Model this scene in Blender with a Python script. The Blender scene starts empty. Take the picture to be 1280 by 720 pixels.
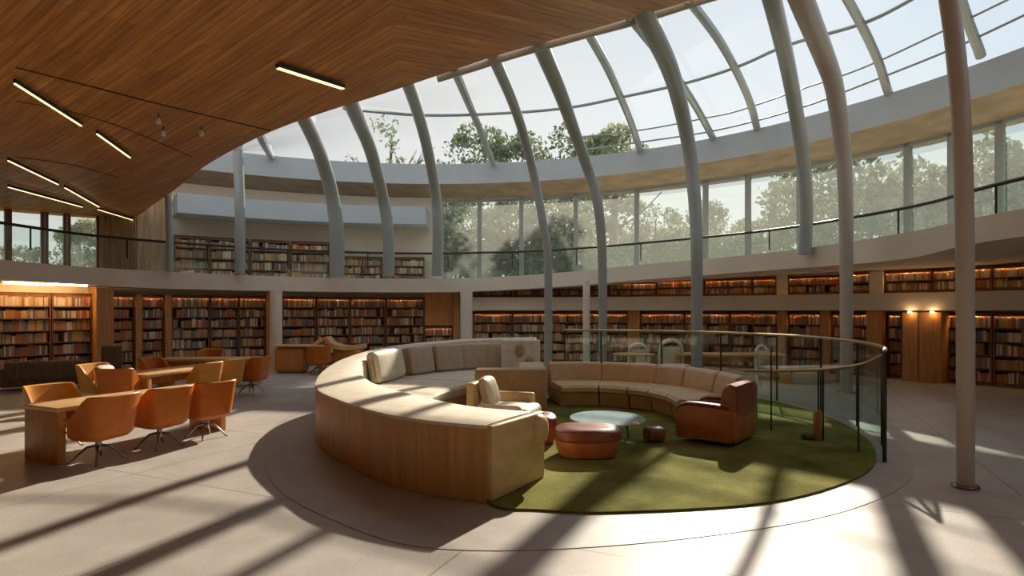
import bpy, bmesh, math, random
from mathutils import Vector, Matrix, geometry
from mathutils.bvhtree import BVHTree
random.seed(7)
S = bpy.context.scene
COL = S.collection
PI = math.pi
F, H, HY = 747.0, 2.0, 388.0        # focal length in pixels, eye height, horizon row (1280x720)
def P(px, py, d): return Vector(((px-640)/F*d, d, H+(HY-py)/F*d))
def G(px, d): return ((px-640)/F*d, d)
def lerp(a, b, t): return a+(b-a)*t

# ------------------------------------------------------------------ materials
MATS = {}
def mat(name, col, rough=0.6, metal=0.0, emit=None, es=1.0, coat=0.0, noise=None, bump=0.0, spec=0.5):
    if name in MATS: return MATS[name]
    m = bpy.data.materials.new(name); m.use_nodes = True
    nt = m.node_tree; b = nt.nodes['Principled BSDF']
    b.inputs['Base Color'].default_value = (*col, 1)
    b.inputs['Roughness'].default_value = rough; b.inputs['Metallic'].default_value = metal
    b.inputs['Coat Weight'].default_value = coat; b.inputs['Specular IOR Level'].default_value = spec
    if emit:
        b.inputs['Emission Color'].default_value = (*emit, 1); b.inputs['Emission Strength'].default_value = es
    tc = nt.nodes.new('ShaderNodeTexCoord'); n = nt.nodes.new('ShaderNodeTexNoise')
    sc, amt, stretch = noise if noise else (6.0, 0.12, (1, 1, 1))
    mp = nt.nodes.new('ShaderNodeMapping'); mp.inputs['Scale'].default_value = stretch
    n.inputs['Scale'].default_value = sc; n.inputs['Detail'].default_value = 5
    nt.links.new(tc.outputs['Object'], mp.inputs[0]); nt.links.new(mp.outputs[0], n.inputs['Vector'])
    r = nt.nodes.new('ShaderNodeValToRGB')
    r.color_ramp.elements[0].position = 0.3; r.color_ramp.elements[1].position = 0.7
    r.color_ramp.elements[0].color = (*[c*(1-amt) for c in col], 1)
    r.color_ramp.elements[1].color = (*[min(1, c*(1+amt)) for c in col], 1)
    nt.links.new(n.outputs['Fac'], r.inputs[0]); nt.links.new(r.outputs[0], b.inputs['Base Color'])
    if bump:
        bp = nt.nodes.new('ShaderNodeBump'); bp.inputs['Strength'].default_value = bump; bp.inputs['Distance'].default_value = 0.01
        nt.links.new(n.outputs['Fac'], bp.inputs['Height']); nt.links.new(bp.outputs[0], b.inputs['Normal'])
    MATS[name] = m
    return m
def glass(name, tint, refl=0.06, rough=0.0, ior=1.45):
    m = bpy.data.materials.new(name); m.use_nodes = True; nt = m.node_tree; nt.nodes.clear()
    o = nt.nodes.new('ShaderNodeOutputMaterial'); t = nt.nodes.new('ShaderNodeBsdfTransparent')
    t.inputs[0].default_value = (*tint, 1); g = nt.nodes.new('ShaderNodeBsdfGlossy'); g.inputs['Roughness'].default_value = rough
    mx = nt.nodes.new('ShaderNodeMixShader'); lw = nt.nodes.new('ShaderNodeLayerWeight'); lw.inputs[0].default_value = .5
    pw = nt.nodes.new('ShaderNodeMath'); pw.operation = 'POWER'; pw.inputs[1].default_value = 5; nt.links.new(lw.outputs['Facing'], pw.inputs[0])
    f0 = ((ior-1)/(ior+1))**2; fr = nt.nodes.new('ShaderNodeMath'); fr.operation = 'MULTIPLY_ADD'; fr.inputs[1].default_value = .8; fr.inputs[2].default_value = f0; nt.links.new(pw.outputs[0], fr.inputs[0])
    nt.links.new(fr.outputs[0], mx.inputs[0]); nt.links.new(t.outputs[0], mx.inputs[1]); nt.links.new(g.outputs[0], mx.inputs[2])
    nt.links.new(mx.outputs[0], o.inputs[0]); MATS[name] = m
    return m
M_CONC = mat('beam paint', (0.46, 0.50, 0.53), 0.7, noise=(1.5, .04, (1, 1, 1)))
M_FASC = mat('fascia plaster', (0.74, 0.66, 0.56), 0.7, noise=(1.2, .05, (1, 1, 1)))
M_WALL = mat('warm wall plaster', (0.68, 0.60, 0.49), 0.8, noise=(1, .05, (1, 1, 1)))
M_SOFF = mat('tan soffit timber', (0.36, 0.27, 0.175), 0.7, noise=(1.4, .2, (1, 1, 6)))
M_COLM = mat('painted steel column', (0.50, 0.45, 0.41), 0.38, noise=(2, .04, (1, 1, 1)))
M_RIB = mat('grey green painted rib', (0.33, 0.36, 0.35), 0.3, noise=(2, .05, (1, 1, 1)))
M_MULL = mat('silver glazing bar', (0.42, 0.44, 0.44), 0.25, 0.4, noise=(2, .05, (1, 1, 1)))
M_DARK = mat('dark bronze metal', (0.05, 0.04, 0.035), 0.4, 0.6)
M_PIER = mat('amber oak pier', (0.50, 0.235, 0.075), 0.45, noise=(3, .22, (5, 5, .5)))
M_SHELF = mat('dark walnut shelf', (0.20, 0.085, 0.035), 0.5, noise=(3, .2, (3, 3, 1)))
M_CASE = mat('bookcase back board', (0.10, 0.05, 0.025), 0.7)
M_OAK = mat('pale oak table', (0.70, 0.42, 0.18), 0.38, noise=(2.5, .14, (1, 8, 1)))
M_OAKD = mat('orange oak panel', (0.58, 0.25, 0.065), 0.42, noise=(2.5, .18, (6, 6, .6)))
M_ORL = mat('cognac leather', (0.54, 0.15, 0.017), 0.45, noise=(9, .10, (1, 1, 1)), bump=.12, spec=.3)
M_ORL2 = mat('caramel leather', (0.66, 0.30, 0.06), 0.45, noise=(9, .10, (1, 1, 1)), bump=.12, spec=.3)
M_BRL = mat('dark brown leather', (0.235, 0.062, 0.026), 0.34, noise=(7, .25, (1, 1, 1)), bump=.25)
M_BRO = mat('russet leather', (0.40, 0.125, 0.032), 0.4, noise=(7, .2, (1, 1, 1)), bump=.2)
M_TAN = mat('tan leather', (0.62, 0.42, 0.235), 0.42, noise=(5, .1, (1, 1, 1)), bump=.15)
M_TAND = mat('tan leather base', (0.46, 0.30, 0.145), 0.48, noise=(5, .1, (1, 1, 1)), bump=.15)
M_CREAM = mat('cream upholstery', (0.70, 0.61, 0.47), 0.6, noise=(4, .1, (1, 1, 1)), bump=.15)
M_CUSH = mat('taupe cushion leather', (0.50, 0.39, 0.27), 0.5, noise=(5, .12, (1, 1, 1)), bump=.2)
M_PANEL = mat('sofa wood veneer', (0.54, 0.285, 0.095), 0.42, noise=(2.2, .18, (7, 7, .35)))
M_END = mat('sofa end leather', (0.60, 0.40, 0.19), 0.5, noise=(4, .12, (1, 1, 2)))
M_CHROME = mat('brushed steel leg', (0.30, 0.28, 0.26), 0.25, 0.9)
M_WHITE = mat('white lacquer', (0.75, 0.71, 0.63), 0.4)
M_BRASS = mat('brass handrail', (0.50, 0.34, 0.18), 0.35, 0.5)
M_TRUNK = mat('bark', (0.13, 0.09, 0.06), 0.9, noise=(6, .3, (1, 1, .3)))
M_LED = mat('warm lamp diffuser', (1, .85, .6), .5, emit=(1, .72, .38), es=1.3)
M_LEDW = mat('warm shelf strip', (1, .8, .5), .5, emit=(1, .60, .26), es=26)
M_LEDS = mat('soft shelf strip', (1, .8, .5), .5, emit=(1, .55, .22), es=24)
M_BLACKF = mat('black fabric', (0.03, 0.03, 0.03), 0.8)
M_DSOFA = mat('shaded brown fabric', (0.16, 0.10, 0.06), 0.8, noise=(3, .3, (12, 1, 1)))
M_CURT = mat('tan curtain', (0.56, 0.38, 0.21), 0.8, noise=(3, .3, (4, 4, .4)))
M_GLASS = glass('roof glass', (0.94, 0.965, 0.98))
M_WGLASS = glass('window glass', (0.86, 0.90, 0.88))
_nt = M_WGLASS.node_tree; _d = _nt.nodes.new('ShaderNodeBsdfTranslucent'); _d.inputs[0].default_value = (.8,.79,.74,1); _m = _nt.nodes.new('ShaderNodeMixShader'); _m.inputs[0].default_value = .09  # pale translucent mix paints a light haze over the panes
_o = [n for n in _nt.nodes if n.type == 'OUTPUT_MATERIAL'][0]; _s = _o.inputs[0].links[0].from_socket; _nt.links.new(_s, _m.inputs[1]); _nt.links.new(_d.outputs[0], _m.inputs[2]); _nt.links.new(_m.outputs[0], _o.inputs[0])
M_RGLASS = glass('railing glass', (0.90, 0.945, 0.93), ior=1.5)
M_TGLASS = glass('table glass', (0.55, 0.72, 0.74), ior=3.2)
_nt = M_TGLASS.node_tree; _d = _nt.nodes.new('ShaderNodeBsdfDiffuse'); _d.inputs[0].default_value = (.55,.72,.74,1); _m = _nt.nodes.new('ShaderNodeMixShader'); _m.inputs[0].default_value = .5  # teal diffuse mixed in, standing for the bright reflection on the tabletop
_o = [n for n in _nt.nodes if n.type == 'OUTPUT_MATERIAL'][0]; _s = _o.inputs[0].links[0].from_socket; _nt.links.new(_s, _m.inputs[1]); _nt.links.new(_d.outputs[0], _m.inputs[2]); _nt.links.new(_m.outputs[0], _o.inputs[0])
BOOKC = [(.45,.13,.05),(.30,.13,.07),(.55,.36,.16),(.62,.50,.32),(.15,.12,.10),(.40,.20,.07),(.20,.15,.10),(.66,.60,.48),(.17,.19,.18),(.50,.24,.06),(.25,.23,.18),(.42,.30,.18)]
BOOKN = ['rust','maroon','tan','buff','black','brown','umber','cream','slate','orange','grey','fawn']
M_BOOK = [mat('book cover '+n, c, .6, noise=(30, .1, (1, 1, 1))) for c, n in zip(BOOKC, BOOKN)]
def leafmat(name, c):
    m = mat(name, c, .7, noise=(1.2, .5, (1, 1, 1)))
    nt = m.node_tree; b = nt.nodes['Principled BSDF']; o = nt.nodes['Material Output']; t = nt.nodes.new('ShaderNodeBsdfTranslucent'); x = nt.nodes.new('ShaderNodeMixShader'); x.inputs[0].default_value = .5
    nt.links.new(b.inputs['Base Color'].links[0].from_socket, t.inputs[0]); nt.links.new(b.outputs[0], x.inputs[1]); nt.links.new(t.outputs[0], x.inputs[2]); nt.links.new(x.outputs[0], o.inputs[0])
    return m
M_LEAF = [leafmat('deep green leaf', (.13,.17,.09)), leafmat('mid green leaf', (.19,.235,.12)), leafmat('pale green leaf', (.30,.33,.19))]

def floor_mat():
    m = bpy.data.materials.new('polished concrete floor'); m.use_nodes = True; nt = m.node_tree; b = nt.nodes['Principled BSDF']; L = nt.links.new
    tc = nt.nodes.new('ShaderNodeTexCoord')
    mp = nt.nodes.new('ShaderNodeMapping'); mp.inputs['Rotation'].default_value = (0, 0, math.radians(24)); L(tc.outputs['Object'], mp.inputs[0])
    br = nt.nodes.new('ShaderNodeTexBrick'); br.offset = 0
    br.inputs['Color1'].default_value = (1,1,1,1); br.inputs['Color2'].default_value = (.95,.95,.95,1); br.inputs['Mortar'].default_value = (.62,.60,.58,1)
    br.inputs['Scale'].default_value = 1; br.inputs['Brick Width'].default_value = 2.4; br.inputs['Row Height'].default_value = 2.4; br.inputs['Mortar Size'].default_value = .012
    L(mp.outputs[0], br.inputs['Vector'])
    n = nt.nodes.new('ShaderNodeTexNoise'); n.inputs['Scale'].default_value = 1.3; n.inputs['Detail'].default_value = 10; n.inputs['Roughness'].default_value = .65; L(tc.outputs['Object'], n.inputs['Vector'])
    r = nt.nodes.new('ShaderNodeValToRGB'); r.color_ramp.elements[0].position = .3; r.color_ramp.elements[1].position = .7
    r.color_ramp.elements[0].color = (.40,.355,.31,1); r.color_ramp.elements[1].color = (.53,.48,.43,1); L(n.outputs['Fac'], r.inputs[0])
    n2 = nt.nodes.new('ShaderNodeTexNoise'); n2.inputs['Scale'].default_value = 45; n2.inputs['Detail'].default_value = 4; L(tc.outputs['Object'], n2.inputs['Vector'])
    r2 = nt.nodes.new('ShaderNodeValToRGB'); r2.color_ramp.elements[0].position = .35; r2.color_ramp.elements[0].color = (.86,.86,.86,1); r2.color_ramp.elements[1].position = .6; L(n2.outputs['Fac'], r2.inputs[0])
    a = nt.nodes.new('ShaderNodeMix'); a.data_type = 'RGBA'; a.blend_type = 'MULTIPLY'; a.inputs[0].default_value = 1
    L(r.outputs[0], a.inputs[6]); L(br.outputs['Color'], a.inputs[7])
    c = nt.nodes.new('ShaderNodeMix'); c.data_type = 'RGBA'; c.blend_type = 'MULTIPLY'; c.inputs[0].default_value = 1
    L(a.outputs[2], c.inputs[6]); L(r2.outputs[0], c.inputs[7]); L(c.outputs[2], b.inputs['Base Color'])
    b.inputs['Roughness'].default_value = .42; b.inputs['Specular IOR Level'].default_value = .25
    return m
def rug_mat():
    m = bpy.data.materials.new('moss green carpet'); m.use_nodes = True; nt = m.node_tree; b = nt.nodes['Principled BSDF']; L = nt.links.new
    tc = nt.nodes.new('ShaderNodeTexCoord')
    n = nt.nodes.new('ShaderNodeTexNoise'); n.inputs['Scale'].default_value = 1.1; n.inputs['Detail'].default_value = 6; n.inputs['Roughness'].default_value = .6; L(tc.outputs['Object'], n.inputs['Vector'])
    r = nt.nodes.new('ShaderNodeValToRGB'); e = r.color_ramp.elements; e[0].position = .32; e[1].position = .7
    e[0].color = (.105,.108,.016,1); e[1].color = (.31,.29,.075,1); L(n.outputs['Fac'], r.inputs[0])  # pale end of the mottle raised to paint in brighter sunlit patches
    n2 = nt.nodes.new('ShaderNodeTexNoise'); n2.inputs['Scale'].default_value = 60; n2.inputs['Detail'].default_value = 5; L(tc.outputs['Object'], n2.inputs['Vector'])
    r2 = nt.nodes.new('ShaderNodeValToRGB'); r2.color_ramp.elements[0].position = .3; r2.color_ramp.elements[0].color = (.6,.6,.6,1); r2.color_ramp.elements[1].position = .65; L(n2.outputs['Fac'], r2.inputs[0])
    c = nt.nodes.new('ShaderNodeMix'); c.data_type = 'RGBA'; c.blend_type = 'MULTIPLY'; c.inputs[0].default_value = 1
    L(r.outputs[0], c.inputs[6]); L(r2.outputs[0], c.inputs[7]); L(c.outputs[2], b.inputs['Base Color'])
    bp = nt.nodes.new('ShaderNodeBump'); bp.inputs['Strength'].default_value = .6; bp.inputs['Distance'].default_value = .02; L(n2.outputs['Fac'], bp.inputs['Height']); L(bp.outputs[0], b.inputs['Normal'])
    b.inputs['Roughness'].default_value = .95; b.inputs['Specular IOR Level'].default_value = .1; b.inputs['Sheen Weight'].default_value = .0
    return m
def ceil_mat():
    m = bpy.data.materials.new('chevron timber ceiling'); m.use_nodes = True; nt = m.node_tree; b = nt.nodes['Principled BSDF']; L = nt.links.new
    tc = nt.nodes.new('ShaderNodeTexCoord')
    def dot(v, vec):
        d = nt.nodes.new('ShaderNodeVectorMath'); d.operation = 'DOT_PRODUCT'; L(v, d.inputs[0]); d.inputs[1].default_value = vec; return d.outputs['Value']
    def mth(op, a, c=None):
        q = nt.nodes.new('ShaderNodeMath'); q.operation = op
        L(a, q.inputs[0])
        if c is not None:
            if isinstance(c, (int, float)): q.inputs[1].default_value = c
            else: L(c, q.inputs[1])
        return q.outputs[0]
    sub = nt.nodes.new('ShaderNodeVectorMath'); sub.operation = 'SUBTRACT'; L(tc.outputs['Object'], sub.inputs[0]); sub.inputs[1].default_value = (-2.2, 11.1, 0)
    a0 = math.radians(7.5); th = math.radians(38.5)
    u = mth('ABSOLUTE', dot(sub.outputs[0], (math.cos(a0), math.sin(a0), 0))); v = dot(sub.outputs[0], (-math.sin(a0), math.cos(a0), 0))
    al = mth('ADD', mth('MULTIPLY', u, math.cos(th)), mth('MULTIPLY', v, math.sin(th)))
    ac = mth('ADD', mth('MULTIPLY', u, -math.sin(th)), mth('MULTIPLY', v, math.cos(th)))
    cx = nt.nodes.new('ShaderNodeCombineXYZ'); L(al, cx.inputs[0]); L(ac, cx.inputs[1])
    br = nt.nodes.new('ShaderNodeTexBrick'); br.offset = .37
    br.inputs['Color1'].default_value = (.60,.265,.066,1); br.inputs['Color2'].default_value = (.44,.182,.042,1); br.inputs['Mortar'].default_value = (.18,.07,.018,1)
    br.inputs['Scale'].default_value = 1; br.inputs['Brick Width'].default_value = 3.4; br.inputs['Row Height'].default_value = .15; br.inputs['Mortar Size'].default_value = .006; br.inputs['Mortar Smooth'].default_value = .5
    L(cx.outputs[0], br.inputs['Vector'])
    mp = nt.nodes.new('ShaderNodeMapping'); mp.inputs['Scale'].default_value = (.35, 6, 1); L(cx.outputs[0], mp.inputs[0])
    n = nt.nodes.new('ShaderNodeTexNoise'); n.inputs['Scale'].default_value = 2; n.inputs['Detail'].default_value = 8; L(mp.outputs[0], n.inputs['Vector'])
    r = nt.nodes.new('ShaderNodeValToRGB'); r.color_ramp.elements[0].position = .3; r.color_ramp.elements[0].color = (.6,.55,.5,1); r.color_ramp.elements[1].position = .7; r.color_ramp.elements[1].color = (1.25,1.25,1.2,1)
    L(n.outputs['Fac'], r.inputs[0])
    c = nt.nodes.new('ShaderNodeMix'); c.data_type = 'RGBA'; c.blend_type = 'MULTIPLY'; c.inputs[0].default_value = 1
    L(br.outputs['Color'], c.inputs[6]); L(r.outputs[0], c.inputs[7]); L(c.outputs[2], b.inputs['Base Color'])
    b.inputs['Roughness'].default_value = .42
    return m
M_FLOOR, M_RUG, M_CEIL = floor_mat(), rug_mat(), ceil_mat()
M_RING = mat('grey concrete band with sofa shadow', (.36,.32,.28), .45, noise=(3, .1, (1, 1, 1)))
M_GRASS = mat('outdoor lawn', (.12,.17,.05), .9, noise=(.6, .35, (1, 1, 1)))

# ------------------------------------------------------------------ mesh builder
class MB:
    def __init__(s): s.v = []; s.f = []; s.m = []
    def add(s, vs, fs, mi=0):
        o = len(s.v); s.v += [tuple(v) for v in vs]; s.f += [tuple(i+o for i in f) for f in fs]; s.m += [mi]*len(fs); return s
    def box(s, c, size, rz=0.0, mi=0, M=None):
        x, y, z = [q/2 for q in size]; ca, sa = math.cos(rz), math.sin(rz); vs = []
        for dx, dy, dz in ((-x,-y,-z),(x,-y,-z),(x,y,-z),(-x,y,-z),(-x,-y,z),(x,-y,z),(x,y,z),(-x,y,z)):
            p = Vector((c[0]+dx*ca-dy*sa, c[1]+dx*sa+dy*ca, c[2]+dz)); vs.append(M @ p if M else p)
        return s.add(vs, [(0,3,2,1),(4,5,6,7),(0,1,5,4),(1,2,6,5),(2,3,7,6),(3,0,4,7)], mi)
    def rbox(s, c, size, r=.04, rz=0.0, mi=0, seg=3, puff=0.0, M=None, cuts=0, tilt=0.0):
        bm = bmesh.new(); bmesh.ops.create_cube(bm, size=1)
        bmesh.ops.scale(bm, vec=size, verts=bm.verts)
        if cuts: bmesh.ops.subdivide_edges(bm, edges=bm.edges[:], cuts=cuts, use_grid_fill=True)
        es = [e for e in bm.edges if len(e.link_faces) == 2 and e.calc_face_angle(0) > .5]
        bmesh.ops.bevel(bm, geom=es, offset=min(r, min(size)*.49), segments=seg, profile=.5, affect='EDGES')
        if puff:
            for v in bm.verts:
                a = v.co.x/(size[0]/2); b_ = v.co.y/(size[1]/2); c_ = v.co.z/(size[2]/2)
                k = puff*(1-a*a*.999)*(1-b_*b_*.999)
                if abs(c_) > .6: v.co.z += math.copysign(max(k, 0), c_)
                k2 = puff*(1-a*a)*(1-c_*c_)
                if abs(b_) > .6: v.co.y += math.copysign(max(k2, 0), b_)
        T = Matrix.Translation(c) @ Matrix.Rotation(rz, 4, 'Z') @ Matrix.Rotation(tilt, 4, 'X')
        if M: T = M @ T
        bm.verts.index_update()
        s.add([T @ v.co for v in bm.verts], [tuple(v.index for v in f.verts) for f in bm.faces], mi); bm.free(); return s
    def loft(s, rings, closed=True, caps=True, loop=False, mi=0):
        n = len(rings[0]); o = len(s.v); fs = []
        for r in rings: s.v += [tuple(p) for p in r]
        R = len(rings)
        for i in range(R if loop else R-1):
            j = (i+1) % R
            for k in range(n if closed else n-1):
                l = (k+1) % n; fs.append((o+i*n+k, o+i*n+l, o+j*n+l, o+j*n+k))
        if caps and closed and not loop:
            fs.append(tuple(o+k for k in reversed(range(n)))); fs.append(tuple(o+(R-1)*n+k for k in range(n)))
        s.f += fs; s.m += [mi]*len(fs); return s
    def tube(s, pts, rad, n=8, mi=0, flat=1.0):
        pts = [Vector(p) for p in pts]; rs = rad if isinstance(rad, (list, tuple)) else [rad]*len(pts); rings = []
        a = None
        for i, p in enumerate(pts):
            t = (pts[min(i+1, len(pts)-1)]-pts[max(i-1, 0)]).normalized()
            if a is None: a = t.cross(Vector((0, 0, 1)) if abs(t.z) < .9 else Vector((0, 1, 0))).normalized()
            else: a = (a-t*a.dot(t)).normalized()
            b = t.cross(a).normalized()
            rings.append([p+a*math.cos(2*PI*k/n)*rs[i]+b*math.sin(2*PI*k/n)*rs[i]*flat for k in range(n)])
        return s.loft(rings, mi=mi)
    def lathe(s, c, prof, n=24, sx=1, sy=1, rz=0, mi=0, sup=2.0):
        rings = []
        for r, z in prof:
            ring = []
            for k in range(n):
                a = 2*PI*k/n; ca, sa = math.cos(a), math.sin(a)
                q = (abs(ca)**sup+abs(sa)**sup)**(-1/sup)
                x, y = r*q*ca*sx, r*q*sa*sy
                ring.append((c[0]+x*math.cos(rz)-y*math.sin(rz), c[1]+x*math.sin(rz)+y*math.cos(rz), c[2]+z))
            rings.append(ring)
        return s.loft(rings, mi=mi)
    def build(s, name, mats, parent=None, smooth=True, auto=.6, **tags):
        me = bpy.data.meshes.new(name); me.from_pydata(s.v, [], s.f)
        if not isinstance(mats, (list, tuple)): mats = [mats]
        for m in mats: me.materials.append(m)
        me.polygons.foreach_set('material_index', s.m)
        bm = bmesh.new(); bm.from_mesh(me)
        if len(bm.faces) < 60000: bmesh.ops.recalc_face_normals(bm, faces=bm.faces)
        if smooth:
            for f in bm.faces: f.smooth = True
            for e in bm.edges:
                if len(e.link_faces) != 2 or e.calc_face_angle(0) > auto: e.smooth = False
        bm.to_mesh(me); bm.free()
        o = bpy.data.objects.new(name, me); COL.objects.link(o)
        if parent: o.parent = parent
        for k, v in tags.items(): o[k] = v
        return o
def struct(o): o['kind'] = 'structure'; return o
def thing(name, label, cat, loc=(0,0,0), rz=0.0, group=None):
    o = bpy.data.objects.new(name, None); o.empty_display_size = .2; COL.objects.link(o); o.location = loc; o.rotation_euler = (0,0,rz)
    o['label'] = label; o['category'] = cat
    if group: o['group'] = group
    return o
def tag(o, label, cat, group=None, kind=None):
    o['label'] = label; o['category'] = cat
    if group: o['group'] = group
    if kind: o['kind'] = kind
    return o
def copy_tree(o, parent=None):
    c = o.copy(); COL.objects.link(c); c.parent = parent
    for ch in o.children: copy_tree(ch, c)
    return c
def cr(pts, n=8, closed=False):
    pts = [Vector(p) for p in pts]; out = []; N = len(pts)
    for i in range(N if closed else N-1):
        if closed: a, b, c, d = pts[(i-1)%N], pts[i], pts[(i+1)%N], pts[(i+2)%N]
        else: a, b, c, d = pts[max(i-1,0)], pts[i], pts[i+1], pts[min(i+2,N-1)]
        for k in range(n):
            t = k/n; out.append(.5*((2*b)+(c-a)*t+(2*a-5*b+4*c-d)*t*t+(3*b-3*c+d-a)*t**3))
    if not closed: out.append(pts[-1])
    return out

# ------------------------------------------------------------------ camera, light, world
cam = bpy.data.cameras.new('camera'); co = bpy.data.objects.new('camera', cam); COL.objects.link(co); S.camera = co
cam.sensor_width = 36; cam.lens = F/1280*36; cam.shift_y = (HY-360)/1280; cam.clip_end = 300
co.location = (0, 0, H); co.rotation_euler = (PI/2, 0, 0)
sd = bpy.data.lights.new('sun', 'SUN'); so = bpy.data.objects.new('sun', sd); COL.objects.link(so)
sd.energy = 5.6; sd.angle = math.radians(.9); sd.color = (1, .88, .72)
AZ, EL = Vector((.36, .93)).normalized(), math.radians(31.5)
sdir = Vector((AZ.x*math.cos(EL), AZ.y*math.cos(EL), math.sin(EL)))
so.rotation_euler = (-sdir).to_track_quat('-Z', 'Y').to_euler(); so.location = (8, 30, 25)
w = bpy.data.worlds.new('sky'); S.world = w; w.use_nodes = True; nt = w.node_tree; bg = nt.nodes['Background']
tc = nt.nodes.new('ShaderNodeTexCoord'); dt = nt.nodes.new('ShaderNodeVectorMath'); dt.operation = 'DOT_PRODUCT'
nt.links.new(tc.outputs['Generated'], dt.inputs[0]); dt.inputs[1].default_value = Vector((.62, .0, .78)).normalized()
r = nt.nodes.new('ShaderNodeValToRGB'); r.color_ramp.elements[0].position = .2; r.color_ramp.elements[0].color = (.74,.73,.71,1)
r.color_ramp.elements[1].position = .85; r.color_ramp.elements[1].color = (.48,.58,.67,1)
nt.links.new(dt.outputs['Value'], r.inputs[0])
nz = nt.nodes.new('ShaderNodeTexNoise'); nz.inputs['Scale'].default_value = 2.2; nz.inputs['Detail'].default_value = 5; nt.links.new(tc.outputs['Generated'], nz.inputs['Vector'])
mx = nt.nodes.new('ShaderNodeMix'); mx.data_type = 'RGBA'; mr = nt.nodes.new('ShaderNodeMapRange'); mr.inputs['From Min'].default_value = .5; mr.inputs['From Max'].default_value = .75; mr.inputs['To Max'].default_value = .6
nt.links.new(nz.outputs['Fac'], mr.inputs[0]); nt.links.new(mr.outputs[0], mx.inputs[0]); nt.links.new(r.outputs[0], mx.inputs[6]); mx.inputs[7].default_value = (.76,.76,.75,1)
nt.links.new(mx.outputs[2], bg.inputs[0]); bg.inputs[1].default_value = 1.0
S.view_settings.view_transform = 'Standard'; S.view_settings.look = 'None'; S.view_settings.gamma = 1; S.view_settings.use_curve_mapping = False
S.view_settings.exposure = 0.45

# ------------------------------------------------------------------ plan curves
C0, R0 = Vector((-.5, 8)), 15.3      # ground-floor bookcase line
C2, R2 = Vector((-3, 9)), 15.1       # roof ring beam
def hit(px, c, R):                   # where the view line of a column of the picture meets a circle
    k = (px-640)/F; a = k*k+1; b = -2*(k*c.x+c.y); q = c.x**2+c.y**2-R*R
    d = (-b+math.sqrt(b*b-4*a*q))/(2*a); return Vector((k*d, d))
def ang(px, c, R): p = hit(px, c, R)-c; return math.atan2(p.y, p.x)
def pol(c, R, a): return Vector((c.x+R*math.cos(a), c.y+R*math.sin(a)))
def ring_solid(name, mt, c, r0, r1, z0, z1, a0=0, a1=2*PI, n=128, full=False, parent=None):
    mb = MB(); rings = []
    for i in range(n if full else n+1):
        a = lerp(a0, a1, i/n); p, q = pol(c, r0, a), pol(c, r1, a)
        rings.append([(p.x,p.y,z0),(q.x,q.y,z0),(q.x,q.y,z1),(p.x,p.y,z1)])
    mb.loft(rings, loop=full); return mb.build(name, mt, parent)
def zc(x): return 5.1+.81*math.log(1+math.exp((x+10)/3))
def oncc(px, py):                    # view line meets the sloping timber ceiling
    a, b = 1.0, 40.0
    for _ in range(60):
        d = (a+b)/2; p = P(px, py, d)
        if p.z < zc(p.x): a = d
        else: b = d
    return P(px, py, a)
RP = [(40,15.8,352,328),(160,18.0,359,337),(260,19.3,362,342),(360,20.6,364,346),(460,21.6,365,348),(560,22.2,365,348),(640,22.2,362,345),(720,21.6,357,339),(800,20.6,350,331),(960,17.8,338,316),(1120,14.3,325,293),(1240,11.4,301,268)]
rv = [(P(px,yb,d), P(px,yt,d).z) for px, d, yb, yt in RP]
extra = [((9.4,6),3.3,3.8),((8,0),3.3,3.8),((3,-5.5),3.2,3.7),((-5,-5.5),3.0,3.5),((-11.5,0),2.8,3.3),((-13.4,8),2.78,3.3)]
ramp = [(a.x, a.y, a.z) for a, t in rv]+[(q[0],q[1],b) for q, b, t in extra]
rampt = [(a.x, a.y, t) for a, t in rv]+[(q[0],q[1],t) for q, b, t in extra]
RB, RT = cr(ramp, 10, True), cr(rampt, 10, True)
CG = Vector((-1.5, 8.5))

# ------------------------------------------------------------------ setting
mb = MB(); mb.loft([[(*pol(CG, 19, 2*PI*k/96), z) for k in range(96)] for z in (-.3, 0)]); struct(mb.build('floor', M_FLOOR, smooth=False))
mb = MB(); mb.loft([[(*pol(CG, R, 2*PI*k/64), -.32) for k in range(64)] for R in (18.9, 140)], caps=False); struct(mb.build('ground', M_GRASS, smooth=False))
struct(ring_solid('wall_ground_floor', M_WALL, C0, R0+.4, R0+.6, 0, 3.15, full=True))
# upper gallery slab with its fascia
mb = MB(); rings = []
for b, t in zip(RB, RT):
    o = Vector((b.x, b.y))-CG; o = CG+o.normalized()*19
    rings.append([(b.x,b.y,b.z),(o.x,o.y,b.z),(o.x,o.y,t.z-.08),(b.x,b.y,t.z)])
mb.loft(rings, loop=True); struct(mb.build('trim_1', M_FASC))
# lower gallery on the right
aL, aR = ang(588, C0, R0), ang(1700, C0, R0)
struct(ring_solid('trim_2', M_FASC, C0, R0-.55, R0+.4, 2.0, 2.5, aR, aL, 80))
# roof ring beam, its timber soffit
struct(ring_solid('trim_3', M_CONC, C2, R2, R2+.5, 7.1, 7.9, full=True))
mb = MB(); rings = []
for i in range(128):
    a = 2*PI*i/128; p, q = pol(C2, R2+.02, a), pol(C2, R2+1.5, a)
    rings.append([(p.x,p.y,7.1),(q.x,q.y,6.62),(q.x,q.y,6.85),(p.x,p.y,7.25)])
mb.loft(rings, loop=True); struct(mb.build('trim_4', M_SOFF))
# timber ceiling
edge_px = [(158,276),(175,268),(190,257),(220,236),(250,212),(290,188),(340,164),(400,142),(480,117),(560,90),(640,64),(760,31),(870,-2)]
E = [oncc(*q) for q in edge_px]
mid = cr([(p.x,p.y,0) for p in E]+[(5.9,12.6,0),(7.6,10,0),(8.8,5,0),(8.6,0,0),(7,-4,0),(3,-8,0)], 6)
startp = mid[0]
Epts = [Vector((p.x,p.y)) for p in mid]
def outline_far(p):                  # from an edge point straight out to the left / back
    return None
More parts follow.
